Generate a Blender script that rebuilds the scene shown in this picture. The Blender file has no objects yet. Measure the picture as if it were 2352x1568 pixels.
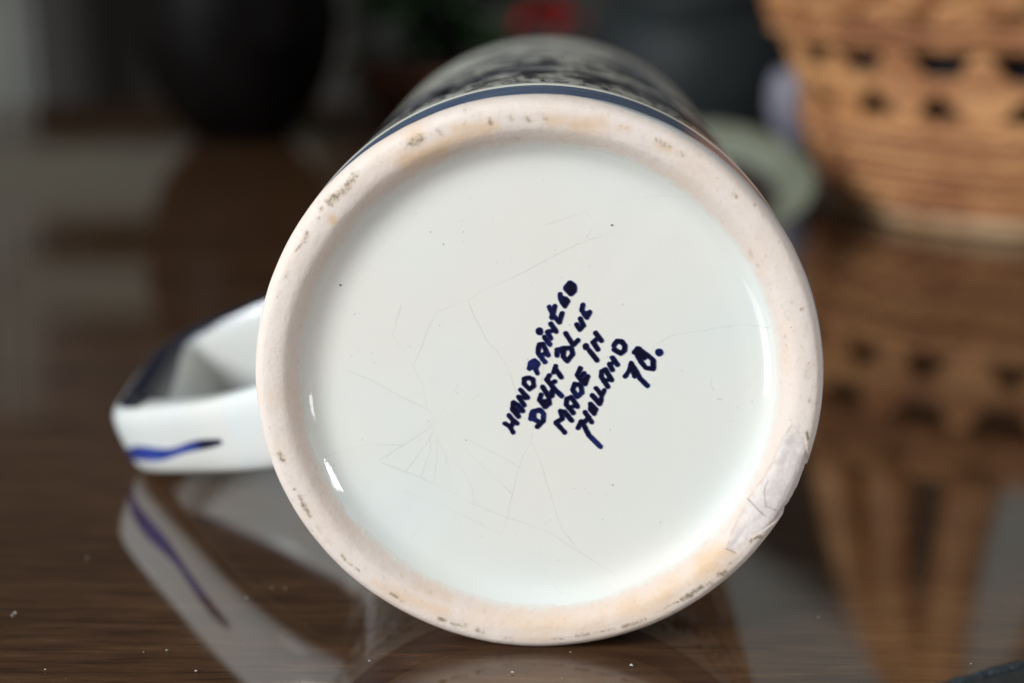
import bpy, bmesh, math, random
import numpy as np
from mathutils import Vector, Matrix, noise as mnoise

random.seed(7)
scene = bpy.context.scene
COL = scene.collection
CM = 0.01

# ------------------------------------------------------------------ camera
PITCH = math.radians(14.1)
CAM_H = 0.1195
cam_data = bpy.data.cameras.new("camera")
cam = bpy.data.objects.new("camera", cam_data)
COL.objects.link(cam)
cam.location = (0, 0, CAM_H)
cam.rotation_euler = (math.radians(90) - PITCH, 0, 0)
cam_data.lens = 62.0
cam_data.sensor_width = 36.0
cam_data.clip_start = 0.01
cam_data.clip_end = 50
cam_data.dof.use_dof = True
cam_data.dof.focus_distance = 0.279
cam_data.dof.aperture_fstop = 8.2
scene.camera = cam

# ------------------------------------------------------------------ world: dim even room light
world = bpy.data.worlds.new("World")
scene.world = world
world.use_nodes = True
bg = world.node_tree.nodes["Background"]
bg.inputs[0].default_value = (1.0, 0.985, 0.95, 1)
bg.inputs[1].default_value = 0.235

# ------------------------------------------------------------------ window light (behind and beside the camera)
def area_light(name, loc, target, sx, sy, power, color):
    d = bpy.data.lights.new(name, 'AREA')
    d.shape = 'RECTANGLE'; d.size = sx; d.size_y = sy
    d.energy = power; d.color = color
    o = bpy.data.objects.new(name, d); COL.objects.link(o)
    o.location = loc
    o.rotation_euler = (Vector(target) - Vector(loc)).to_track_quat('-Z', 'Y').to_euler()
    return o
area_light("window_light_left", (-1.82, -1.02, 0.92), (0, 0.27, 0.05), 0.85, 0.9, 72, (0.93, 0.97, 1.0))
area_light("window_light_right", (2.0, -1.15, 0.42), (0, 0.27, 0.05), 0.32, 0.34, 16, (0.95, 0.97, 1.0))

scene.view_settings.view_transform = 'Standard'
scene.view_settings.look = 'None'
scene.view_settings.exposure = 0.0
scene.view_settings.gamma = 1.0
scene.view_settings.use_curve_mapping = False

# ------------------------------------------------------------------ helpers
F_PX = 62.0 / 36.0 * 2352.0
CP, SP = math.cos(PITCH), math.sin(PITCH)
def ray(u, v):
    """photo coordinates on a 2352 x 1568 sheet -> direction in the room"""
    x = u - 1176.0; y = v - 784.0
    return Vector((x, F_PX * CP - y * SP, -(F_PX * SP + y * CP)))
def on_height(u, v, z=0.0):
    d = ray(u, v); t = (z - CAM_H) / d.z
    return Vector((0, 0, CAM_H)) + d * t
def at_depth(u, v, Y):
    d = ray(u, v); t = Y / d.y
    return Vector((0, 0, CAM_H)) + d * t

def link(name, me, mat=None, parent=None, smooth=True):
    o = bpy.data.objects.new(name, me); COL.objects.link(o)
    if mat is not None: me.materials.append(mat)
    if parent is not None: o.parent = parent
    if smooth:
        me.polygons.foreach_set("use_smooth", [True] * len(me.polygons))
    return o
def mesh_from(verts, faces):
    me = bpy.data.meshes.new("mesh"); me.from_pydata([tuple(v) for v in verts], [], faces); me.update(); return me
def empty(name, loc, rz=0.0):
    o = bpy.data.objects.new(name, None); COL.objects.link(o)
    o.location = loc; o.rotation_euler = (0, 0, rz); o.empty_display_size = 0.02
    return o
def tag(o, label=None, cat=None, group=None, kind=None):
    if label: o["label"] = label
    if cat: o["category"] = cat
    if group: o["group"] = group
    if kind: o["kind"] = kind
    return o
def set_attr(me, name, values):
    a = me.attributes.new(name, 'FLOAT', 'POINT'); a.data.foreach_set("value", np.asarray(values, dtype=np.float32))
def lathe_z(profile, n=96, caps=(False, False)):
    """profile [(r, z)] turned about Z"""
    vs, fs = [], []
    for r, z in profile:
        for k in range(n):
            a = 2 * math.pi * k / n; vs.append((r * math.cos(a), r * math.sin(a), z))
    m = len(profile)
    for i in range(m - 1):
        for k in range(n):
            k2 = (k + 1) % n
            fs.append((i * n + k, i * n + k2, (i + 1) * n + k2, (i + 1) * n + k))
    if caps[0]: fs.append(tuple(reversed(range(n))))
    if caps[1]: fs.append(tuple(range((m - 1) * n, m * n)))
    return mesh_from(vs, fs)
def box_mesh(x0, x1, y0, y1, z0, z1, bevel=0.0, seg=2):
    bm = bmesh.new()
    bmesh.ops.create_cube(bm, size=1.0)
    for v in bm.verts:
        v.co = Vector((x0 + (v.co.x + .5) * (x1 - x0), y0 + (v.co.y + .5) * (y1 - y0), z0 + (v.co.z + .5) * (z1 - z0)))
    if bevel: bmesh.ops.bevel(bm, geom=bm.edges[:], offset=bevel, segments=seg, affect='EDGES')
    me = bpy.data.meshes.new("mesh"); bm.to_mesh(me); bm.free(); return me
def tube_mesh(pts, radii, n=12, closed=False):
    pts = [Vector(p) for p in pts]; vs, fs = [], []
    m = len(pts); up = Vector((0, 0, 1)); prev = None
    for i, p in enumerate(pts):
        a = pts[(i - 1) % m] if (closed or i > 0) else p
        b = pts[(i + 1) % m] if (closed or i < m - 1) else p
        t = (b - a).normalized()
        if prev is None:
            ref = up if abs(t.z) < .9 else Vector((1, 0, 0)); nx = t.cross(ref).normalized()
        else:
            nx = (prev - t * prev.dot(t)).normalized()
        prev = nx; ny = t.cross(nx)
        r = radii[i] if hasattr(radii, '__len__') else radii
        for k in range(n):
            c = 2 * math.pi * k / n; vs.append(p + nx * (r * math.cos(c)) + ny * (r * math.sin(c)))
    for i in range(m if closed else m - 1):
        j = (i + 1) % m
        for k in range(n):
            k2 = (k + 1) % n
            fs.append((i * n + k, i * n + k2, j * n + k2, j * n + k))
    if not closed:
        fs.append(tuple(reversed(range(n)))); fs.append(tuple(range((m - 1) * n, m * n)))
    return mesh_from(vs, fs)
def catmull(pts, k=12):
    P = [np.array(p, dtype=float) for p in pts]
    P = [2 * P[0] - P[1]] + P + [2 * P[-1] - P[-2]]
    out = []
    for i in range(1, len(P) - 2):
        for j in range(k):
            t = j / k
            out.append(.5 * ((2 * P[i]) + (-P[i-1] + P[i+1]) * t + (2*P[i-1] - 5*P[i] + 4*P[i+1] - P[i+2]) * t*t + (-P[i-1] + 3*P[i] - 3*P[i+1] + P[i+2]) * t**3))
    out.append(P[-2]); return out
def sstep(a, b, x):
    t = np.clip((x - a) / (b - a), 0, 1); return t * t * (3 - 2 * t)

class Mat:
    def __init__(self, name, **kw):
        self.m = bpy.data.materials.new(name); self.m.use_nodes = True
        self.nt = self.m.node_tree; self.b = self.nt.nodes["Principled BSDF"]; self.out = self.nt.nodes["Material Output"]
        for k, v in kw.items(): self.set(k, v)
    def set(self, k, v):
        k = {'color': 'Base Color', 'rough': 'Roughness', 'spec': 'Specular IOR Level', 'coat': 'Coat Weight', 'coat_rough': 'Coat Roughness',
             'sss': 'Subsurface Weight', 'metal': 'Metallic', 'ior': 'IOR', 'sheen': 'Sheen Weight'}.get(k, k)
        if isinstance(v, bpy.types.NodeSocket): self.nt.links.new(v, self.b.inputs[k])
        else:
            if k == 'Base Color' and len(v) == 3: v = (*v, 1)
            self.b.inputs[k].default_value = v
    def node(self, t, **kw):
        n = self.nt.nodes.new(t)
        for k, v in kw.items(): setattr(n, k, v)
        return n
    def put(self, sock, v):
        if isinstance(v, bpy.types.NodeSocket): self.nt.links.new(v, sock)
        else:
            if sock.type == 'RGBA' and len(v) == 3: v = (*v, 1)
            sock.default_value = v
    def coord(self, scale=(1, 1, 1), rot=(0, 0, 0), kind='Object', loc=(0, 0, 0)):
        tc = self.node('ShaderNodeTexCoord'); mp = self.node('ShaderNodeMapping')
        mp.inputs['Scale'].default_value = scale; mp.inputs['Rotation'].default_value = rot; mp.inputs['Location'].default_value = loc
        self.nt.links.new(tc.outputs[kind], mp.inputs['Vector']); return mp.outputs[0]
    def noise(self, scale, detail=3, rough=.5, vec=None, dist=0.0):
        n = self.node('ShaderNodeTexNoise'); n.inputs['Scale'].default_value = scale
        n.inputs['Detail'].default_value = detail; n.inputs['Roughness'].default_value = rough; n.inputs['Distortion'].default_value = dist
        self.nt.links.new(vec if vec is not None else self.coord(), n.inputs['Vector']); return n.outputs['Fac']
    def attr(self, name):
        n = self.node('ShaderNodeAttribute'); n.attribute_name = name; return n.outputs['Fac']
    def ramp(self, fac, stops, interp='LINEAR'):
        n = self.node('ShaderNodeValToRGB'); cr = n.color_ramp; cr.interpolation = interp
        while len(cr.elements) < len(stops): cr.elements.new(.5)
        for e, (p, c) in zip(cr.elements, stops):
            e.position = p; e.color = (*c, 1) if len(c) == 3 else c
        self.put(n.inputs[0], fac); return n.outputs[0]
    def rng(self, v, a, b, c=0.0, d=1.0, smooth=True):
        n = self.node('ShaderNodeMapRange'); n.interpolation_type = 'SMOOTHSTEP' if smooth else 'LINEAR'
        self.put(n.inputs[0], v)
        for i, x in enumerate((a, b, c, d)): n.inputs[1 + i].default_value = x
        return n.outputs[0]
    def math(self, op, a, b=0.0):
        n = self.node('ShaderNodeMath', operation=op); self.put(n.inputs[0], a); self.put(n.inputs[1], b); return n.outputs[0]
    def mix(self, f, a, b, mode='MIX'):
        n = self.node('ShaderNodeMix', data_type='RGBA', blend_type=mode)
        self.put(n.inputs[0], f); self.put(n.inputs[6], a); self.put(n.inputs[7], b); return n.outputs[2]
    def bump(self, h, strength=.3, dist=.001):
        n = self.node('ShaderNodeBump'); n.inputs['Strength'].default_value = strength; n.inputs['Distance'].default_value = dist
        self.put(n.inputs['Height'], h); self.nt.links.new(n.outputs[0], self.b.inputs['Normal'])

# ------------------------------------------------------------------ materials
def make_wood():
    M = Mat("dark_varnished_wood", rough=.06, ior=1.5, coat=.22, coat_rough=.04)
    rz = math.radians(5)
    warp = M.noise(7, 3, .5, M.coord((.35, 1.0, 1), (0, 0, rz)))
    v1 = M.coord((52.0, 330, 1), (0, 0, rz))
    add = M.node('ShaderNodeVectorMath', operation='MULTIPLY_ADD')
    cmb = M.node('ShaderNodeCombineXYZ'); M.put(cmb.inputs[1], M.math('MULTIPLY', warp, 5.0))
    M.nt.links.new(v1, add.inputs[0]); add.inputs[1].default_value = (1, 1, 1); M.nt.links.new(cmb.outputs[0], add.inputs[2])
    fine = M.noise(1.0, 5, .6, add.outputs[0])
    v2 = M.coord((45.0, 900, 1), (0, 0, rz)); pores = M.noise(1.0, 3, .6, v2)
    broad = M.noise(1.0, 3, .5, M.coord((1.2, 22, 1), (0, 0, rz)))
    c = M.ramp(fine, [(.25, (.034, .0165, .0085)), (.45, (.070, .034, .016)), (.62, (.105, .053, .025)), (.80, (.150, .082, .040))])
    c = M.mix(M.rng(broad, .38, .68, 0, .45), c, (.038, .0175, .0085))
    c = M.mix(M.rng(pores, .54, .70, 0, .62), c, (.012, .007, .0045))
    M.set('color', c)
    M.set('rough', M.rng(M.noise(30, 3), .3, .7, .035, .085))
    return M.m
MAT_WOOD = make_wood()

def make_glaze():
    M = Mat("cream_white_glaze", rough=.055, ior=1.46)
    big = M.noise(22, 2, .5, M.coord((1, 1, 1), loc=(.3, 0, .1)))
    c = M.mix(M.rng(big, .36, .62), (.765, .800, .765), (.800, .785, .720))
    tiny = M.noise(900, 2, .5)
    c = M.mix(M.rng(tiny, .72, .80, 0, .25), c, (.45, .42, .36))
    M.set('color', c)
    M.bump(M.math('ADD', M.noise(70, 3, .5), M.math('MULTIPLY', M.rng(M.noise(520, 2, .5), .70, .78), -.25)), .10, .001)
    return M.m
MAT_GLAZE = make_glaze()

def make_biscuit():
    M = Mat("unglazed_biscuit_clay", rough=.85, spec=.25)
    ring = M.attr("inner"); chip = M.attr("chip"); dirt = M.attr("dirt"); stain = M.attr("stain"); line = M.attr("line"); gl = M.attr("glazed")
    n1 = M.noise(110, 4, .6); n2 = M.noise(620, 4, .65); n3 = M.noise(1900, 3, .6)
    c = M.mix(ring, (.80, .705, .635), (.73, .62, .55))
    c = M.mix(M.rng(n1, .42, .72, 0, .45), c, (.76, .60, .48))
    c = M.mix(M.rng(n2, .50, .75, 0, .30), c, (.62, .50, .43))
    c = M.mix(M.rng(M.noise(1300, 2, .5), .60, .72, 0, .28), c, (.55, .43, .36))
    c = M.mix(M.rng(M.noise(420, 2, .4), .70, .76, 0, .22), c, (.36, .26, .20))
    st = M.math('MULTIPLY', stain, M.rng(n1, .28, .60, .35, 1.0))
    c = M.mix(M.math('MULTIPLY', st, .85), c, (.74, .49, .27))
    chipc = M.mix(M.rng(n2, .35, .65), (.66, .585, .555), (.755, .685, .64))
    c = M.mix(chip, c, chipc)
    c = M.mix(M.math('MULTIPLY', M.attr('chip_edge'), .38), c, (.66, .47, .33))
    n4 = M.noise(1500, 2, .5); n5 = M.noise(3600, 2, .5)
    spk = M.math('ADD', M.math('MULTIPLY', n4, .75), M.math('MULTIPLY', n5, .55))
    dm = M.rng(M.math('ADD', M.math('MULTIPLY', dirt, .62), spk), .92, 1.34)
    c = M.mix(M.math('MULTIPLY', dm, M.rng(dirt, .05, .35, 0, .88)), c, M.mix(n1, (.085, .070, .050), (.16, .125, .075)))
    halo = M.rng(dirt, .10, .9, 0, .30)
    c = M.mix(halo, c, (.50, .38, .24))
    c = M.mix(M.math('MULTIPLY', line, .85), c, (.16, .12, .10))
    fd = M.attr("fade")
    c = M.mix(M.rng(M.math('ADD', fd, M.math('MULTIPLY', M.math('SUBTRACT', n2, .5), 1.1)), .35, .95), c, (.73, .715, .655))
    c = M.mix(gl, c, (.64, .66, .68))
    M.set('color', c)
    M.set('rough', M.rng(gl, 0, 1, .85, .08)); M.set('spec', M.rng(gl, 0, 1, .25, .5))
    M.bump(M.math('ADD', M.math('MULTIPLY', n2, .6), M.math('MULTIPLY', n3, .5)), .20, .0005)
    return M.m
MAT_BISCUIT = make_biscuit()

def make_ink(name, core, edge):
    M = Mat(name, rough=.10, ior=1.5)
    f = M.attr("edge")     # 0 at the outer rim of the stroke, 1 inside
    c = M.mix(M.rng(f, .35, 1.0), edge, core)
    c = M.mix(M.rng(M.noise(240, 3), .50, .75, 0, .55), c, edge)
    M.set('color', c)
    tr = M.node('ShaderNodeBsdfTransparent'); mx = M.node('ShaderNodeMixShader')
    M.put(mx.inputs[0], M.rng(f, 0.0, .55))
    M.nt.links.new(tr.outputs[0], mx.inputs[1]); M.nt.links.new(M.b.outputs[0], mx.inputs[2])
    M.nt.links.new(mx.outputs[0], M.out.inputs[0])
    return M.m
MAT_INK = make_ink("navy_underglaze_ink", (.0035, .0045, .018), (.02, .03, .17))

def make_crack():
    M = Mat("craze_line_stain", color=(.44, .42, .35), rough=.3)
    tr = M.node('ShaderNodeBsdfTransparent'); mx = M.node('ShaderNodeMixShader')
    M.put(mx.inputs[0], M.math('MULTIPLY', M.attr("edge"), M.rng(M.noise(130, 2), .30, .65, .03, .24)))
    M.nt.links.new(tr.outputs[0], mx.inputs[1]); M.nt.links.new(M.b.outputs[0], mx.inputs[2])
    M.nt.links.new(mx.outputs[0], M.out.inputs[0])
    return M.m
MAT_CRACK = make_crack()

def make_body_paint():
    """Cream glaze with a blue band at the foot and a loosely brushed dark blue landscape above it."""
    M = Mat("painted_blue_and_white_glaze", rough=.14, ior=1.33)
    sv = M.attr("along"); th = M.attr("around")      # cm from the foot, radians round the wall
    def vec(kx, ky, off=0.0):
        return M.coord((kx * 22, ky * 100, kx * 22), (0, 0, 0), 'Object', (off, off * 1.7, off * .6))
    cream = M.mix(M.rng(M.noise(2.0, 3, .5, vec(1.2, .6)), .35, .65), (.86, .87, .78), (.82, .79, .71))
    c = cream
    wash = M.noise(1.0, 4, .55, vec(3.2, .55, 3.0))
    zone = M.math('MULTIPLY', M.rng(sv, 2.6, 4.2), M.rng(sv, 13.6, 11.0))
    c = M.mix(M.math('MULTIPLY', zone, M.rng(wash, .46, .56, .0, .72)), c, (.030, .045, .12))
    dark = M.noise(1.0, 5, .62, vec(7.0, 1.25, 8.0), 0.6)
    z2 = M.math('MULTIPLY', M.rng(sv, 2.8, 3.6), M.rng(sv, 10.5, 7.2))
    c = M.mix(M.math('MULTIPLY', z2, M.rng(dark, .465, .54, 0, .95)), c, (.012, .014, .030))
    leaf = M.noise(1.0, 4, .6, vec(15.0, 3.4, 1.0), 1.0)
    z3 = M.math('MULTIPLY', M.rng(sv, 2.2, 2.5), M.rng(sv, 6.2, 4.2))
    c = M.mix(M.math('MULTIPLY', z3, M.rng(leaf, .51, .56)), c, (.008, .009, .018))
    stroke = M.noise(1.0, 3, .6, vec(4.0, 26.0, 2.0))
    band = M.mix(M.rng(stroke, .30, .70), (.05, .09, .22), (.23, .31, .44))
    fb = M.rng(sv, 1.74, 1.66)
    c = M.mix(fb, c, band)
    hair = M.math('MULTIPLY', M.rng(sv, 1.60, 1.66), M.rng(sv, 1.76, 1.71))
    c = M.mix(hair, c, (.006, .007, .018))
    M.set('color', c)
    return M.m
MAT_BODY = make_body_paint()

def make_handle_paint():
    M = Mat("white_glaze_with_blue_strokes", rough=.09, ior=1.5, coat=.2, coat_rough=.03)
    n = M.noise(60, 2)
    c = M.mix(M.rng(n, .4, .6), (.74, .775, .765), (.76, .76, .72))
    blue = M.mix(M.rng(M.noise(180, 3), .3, .7), (.012, .030, .23), (.030, .075, .38))
    c = M.mix(M.attr("blue"), c, blue)
    c = M.mix(M.attr("black"), c, (.006, .008, .020))
    M.set('color', c); return M.m
MAT_HANDLE = make_handle_paint()

def make_rattan(name, a, b, dark):
    M = Mat(name, rough=.55, spec=.35)
    n = M.noise(1.0, 4, .6, M.coord((14, 14, 210)))
    c = M.mix(M.rng(n, .38, .62), a, b)
    p = M.noise(1.0, 3, .5, M.coord((45, 45, 22)))
    c = M.mix(M.rng(p, .46, .66, 0, .7), c, dark)
    M.set('color', c); M.bump(M.noise(400, 3), .3, .0008); return M.m
MAT_RATTAN = make_rattan("orange_tan_rattan", (.38, .168, .066), (.60, .31, .130), (.28, .105, .042))
MAT_RATTAN_DARK = make_rattan("brown_rattan", (.30, .12, .055), (.48, .22, .10), (.22, .08, .036))
MAT_RATTAN_PALE = make_rattan("pale_rattan_hoop", (.50, .34, .19), (.44, .28, .15), (.34, .19, .09))

def simple(name, color, rough, n_scale=40, amt=.25, **kw):
    M = Mat(name, rough=rough, **kw)
    n = M.noise(n_scale, 4, .55)
    d = tuple(x * (1 - amt) for x in color); l = tuple(min(1, x * (1 + amt)) for x in color)
    M.set('color', M.mix(M.rng(n, .3, .7), d, l)); M.set('rough', M.rng(n, .2, .8, max(.01, rough - .06), min(1, rough + .06)))
    return M
MAT_BLACK_GLAZE = simple("black_glaze", (.0035, .0028, .0026), .5, spec=.06).m
MAT_CURTAIN = simple("pale_grey_curtain", (.33, .335, .31), .9, 12, .08).m
MAT_LAVENDER = simple("lavender_highlight", (.22, .215, .27), .45).m  # pale lavender colour standing in for a highlight beside the jar
MAT_SLATE = simple("dark_slate_glaze", (.012, .0155, .0165), .62, spec=.25).m
MAT_SAUCER = simple("pale_sage_glaze", (.15, .165, .12), .7).m
MAT_SAUCER_IN = simple("dark_brown_glaze", (.030, .022, .018), .3).m
MAT_HOLE_SHADE = simple("hole_shade_navy", (.0025, .003, .006), .95).m  # near-black colour for the shade inside the basket
MAT_TERRA = simple("terracotta", (.13, .046, .020), .85).m
MAT_SOIL = simple("dark_soil", (.02, .014, .01), .95, 300).m
MAT_LEAF = simple("dark_green_leaf", (.018, .045, .014), .4).m
MAT_RED = simple("red_petal", (.42, .010, .012), .6).m
MAT_CLOTH = simple("black_woven_fabric", (.010, .013, .014), .9, 900, .7).m
def make_piping():
    M = Mat("black_fuzzy_piping", rough=.9)
    n = M.noise(1500, 3, .7); c = M.ramp(n, [(.35, (.008, .011, .014)), (.58, (.022, .034, .042)), (.72, (.11, .15, .17))])
    M.set('color', c); M.bump(n, .6, .0006); return M.m
MAT_PIPING = make_piping()
MAT_DUST = simple("white_dust", (.55, .55, .53), .9).m
MAT_WALL = simple("pale_painted_wall", (.62, .63, .58), .8, 6, .05).m
MAT_WAINSCOT = simple("dark_olive_panel", (.022, .022, .017), .7, 5, .25).m
MAT_CABINET = simple("dark_brown_cabinet", (.014, .010, .007), .6, 5, .3).m
MAT_FRAME = simple("sage_painted_wood", (.11, .115, .085), .6, 8, .1).m

# ------------------------------------------------------------------ setting: table, wall behind, floor
table = link("table_top", box_mesh(-.75, .75, -.45, 1.06, -.028, 0, .003), MAT_WOOD, smooth=False)
tag(table, "dark varnished wooden table top with fine grain, mirroring the mug", "table", kind="structure")
wall = link("wall", box_mesh(-2.0, 2.0, 2.30, 2.40, -.75, 2.3), MAT_WALL, smooth=False)
tag(wall, "pale painted wall far behind the table", "wall", kind="structure")
wp = [(-2.0, -.75), (2.0, -.75), (2.0, .62), (.62, .66), (.58, .72), (.56, .88), (.53, .92), (.45, .84), (.30, .73), (.16, .665), (-2.0, .66)]  # unseen peak on the right, added to darken the reflection in the table
wv = [(x, 2.28, z) for x, z in wp] + [(x, 2.29, z) for x, z in wp]; nw = len(wp)
wains = link("wainscot_with_added_peak", mesh_from(wv, [tuple(range(nw)), tuple(reversed(range(nw, 2 * nw)))] + [(k, nw + k, nw + (k + 1) % nw, (k + 1) % nw) for k in range(nw)]), MAT_WAINSCOT, smooth=False)
tag(wains, "dark panelled lower wall far behind the table, with a peak added for its dark reflection", "wall", kind="structure")
floor = link("floor", box_mesh(-2.0, 2.0, -.5, 2.28, -.80, -.75), MAT_CABINET, smooth=False)
tag(floor, "dark floor below the table", "floor", kind="structure")

# ------------------------------------------------------------------ the mug, lying on its side with its foot to the camera
R = 4.52                      # cm
MX, MY, YAW = .41, 26.75, math.radians(-1.66)
mug = empty("mug", (MX * CM, MY * CM, 0), YAW)
tag(mug, "blue and white hand painted ceramic mug lying on its side, underside facing forward", "mug")
MW = Matrix.Translation((MX * CM, MY * CM, 0)) @ Matrix.Rotation(YAW, 4, 'Z')
MWI = MW.inverted()
def to_mug(u, v, s):
    """photo sheet point -> (x, z) cm round the mug's axis on the plane s cm behind the foot crest"""
    o = MWI @ Vector((0, 0, CAM_H)); d = MWI.to_3x3() @ ray(u, v)
    t = (s * CM - o.y) / d.y; p = o + d * t
    return np.array((p.x / CM, p.z / CM - R))
def zc(x0, y0, k):            # crop coordinates -> sheet coordinates
    return lambda x, y: ((x0 + x * k) / 1.7415, (y0 + y * k) / 1.7415)
Z_TXT = zc(1950, 1080, 750 / 1568); Z_CHIP = zc(2750, 1600, 600 / 1344); Z_UL = zc(1000, 400, 1000 / 1960)
Z_LL = zc(1100, 1700, 1000 / 1742); Z_BOT = zc(1900, 2000, 1200 / 2352); Z_R = zc(2600, 400, 800 / 896)
Z_TOP = zc(1400, 80, 1600 / 2352); Z_CR = zc(1300, 900, 1000 / 1120)

N_TH = 1440
S_FLOOR = .42
th = np.arange(N_TH) * 2 * math.pi / N_TH
def ang_noise(amp, f, seed):
    return np.array([amp * mnoise.fractal(Vector((math.cos(a) * f, math.sin(a) * f, seed)), .9, 2.1, 4) for a in th])
r_edge = 3.76 + ang_noise(.030, 3.0, 1.7) + ang_noise(.012, 22.0, 5.0)      # the glaze stops on a wandering line

def polar_grid(rows):
    """rows: list of (r array, s array) -> verts (metres, mug space) and quad faces"""
    vs = []
    for r, s in rows:
        r = np.broadcast_to(r, N_TH); s = np.broadcast_to(s, N_TH)
        vs.append(np.stack([r * np.cos(th) * CM, s * CM, (R + r * np.sin(th)) * CM], 1))
    v = np.concatenate(vs); fs = []
    for i in range(len(rows) - 1):
        a = np.arange(N_TH); b = (a + 1) % N_TH
        fs.append(np.stack([i * N_TH + a, i * N_TH + b, (i + 1) * N_TH + b, (i + 1) * N_TH + a], 1))
    return v, np.concatenate(fs)
def np_mesh(v, f):
    me = bpy.data.meshes.new("mesh"); me.from_pydata(v.tolist(), [], f.tolist()); me.update(); return me

# --- glazed base disc inside the foot ring
FULL = np.array(catmull([(0, .42), (1.5, .42), (3.0, .42), (3.28, .417), (3.44, .402), (3.55, .375), (3.65, .325), (3.75, .250), (3.85, .170), (3.94, .095), (4.02, .040), (4.10, .012), (4.20, .0), (4.30, .003), (4.385, .030), (4.455, .105), (4.50, .22), (4.515, .33), (4.52, .40)], 8))
I_CREST = int(np.argmin(FULL[:, 1]))
def base_s(r):        # depth of the glazed surface behind the crest
    return np.interp(r, FULL[:I_CREST, 0], FULL[:I_CREST, 1])
rows = []
for t in np.linspace(0.0, 1.0, 60):
    rr = .25 + (r_edge + .03 - .25) * t
    rows.append((rr, base_s(rr) + ang_noise(.004, 2.2, 9.0 + t * .8) * float(sstep(.05, .5, t))))
v, f = polar_grid(rows)
v = np.concatenate([v, [[0, base_s(0.0) * CM, R * CM]]]); nc = len(v) - 1
f = f.tolist() + [[(k + 1) % N_TH, k, nc] for k in range(N_TH)]
me = bpy.data.meshes.new("mesh"); me.from_pydata(v.tolist(), [], f); me.update()
base = link("base", me, MAT_GLAZE, mug)
base["label"] = "recessed cream glazed underside with handwritten blue inscription"

# --- unglazed foot ring with a chip at the lower right
rows = []; prof = []
for t in np.linspace(0, 1, 34):
    rr = r_edge + (4.20 - r_edge) * t
    ss = base_s(rr) - .0015 * (1 - t) + ang_noise(.006, 6.0, 30 + t * 1.5) * sstep(0, .35, t)
    rows.append((rr, ss)); prof.append((3.76 + .47 * t, 0.1))
for r_, s_ in FULL[I_CREST + 2:]:
    rows.append((r_ + ang_noise(.010, 3.0, 50.0), s_ + ang_noise(.006, 6.0, 31.5 + (r_ - 4.20) * 3))); prof.append((r_, s_))
RV, RF = polar_grid(rows)
px = RV[:, 0] / CM; pz = RV[:, 2] / CM - R; prad = np.hypot(px, pz)
def seg_dist(ax, ay, bx, by):
    dx, dy = bx - ax, by - ay; L = dx * dx + dy * dy + 1e-12
    t = np.clip(((px - ax) * dx + (pz - ay) * dy) / L, 0, 1)
    return np.hypot(px - ax - t * dx, pz - ay - t * dy)
chip_poly = [(940,200),(905,250),(850,350),(810,440),(760,560),(690,690),(620,790),(548,890),(500,980),(430,1110),(385,1210),(345,1315),(420,1355),(500,1290),(560,1240),(660,1170),(760,1110),(850,1060),(920,1000),(985,860),(1045,775),(1085,650),(1092,560),(1072,420),(1045,330),(990,250)]
cp = [to_mug(*Z_CHIP(*p), .05) for p in chip_poly]
inside = np.zeros(len(px), bool); dmin = np.full(len(px), 9.0)
for a, b in zip(cp, cp[1:] + cp[:1]):
    cond = ((a[1] > pz) != (b[1] > pz)) & (px < (b[0] - a[0]) * (pz - a[1]) / (b[1] - a[1] + 1e-12) + a[0])
    inside ^= cond; dmin = np.minimum(dmin, seg_dist(a[0], a[1], b[0], b[1]))
sd = np.where(inside, dmin, -dmin)
sd = sd + np.array([.012 * mnoise.fractal(Vector((x * 6, z * 6, 3.3)), .8, 2.2, 3) for x, z in zip(px, pz)])
chip = sstep(-.004, .014, sd)
rough_n = np.array([mnoise.fractal(Vector((x * 3.2, z * 3.2, 8.8)), .9, 2.2, 5) for x, z in zip(px, pz)])
drop = chip * (.008 + .024 * sstep(0, .20, sd)) + chip * .010 * rough_n
outer = np.clip((prad - 4.30) / .2, 0, 1)
RV[:, 1] += (drop + chip * outer * .02) * CM
shr = 1 - chip * outer * (.005 + .004 * rough_n)
RV[:, 0] *= shr; RV[:, 2] = (R + pz * shr) * CM
def seglist(zf, lst, plane=.03):
    out = []
    for x1, y1, x2, y2, w, s in lst:
        a = to_mug(*zf(x1, y1), plane); b = to_mug(*zf(x2, y2), plane); out.append((a, b, w, s))
    return out
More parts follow.
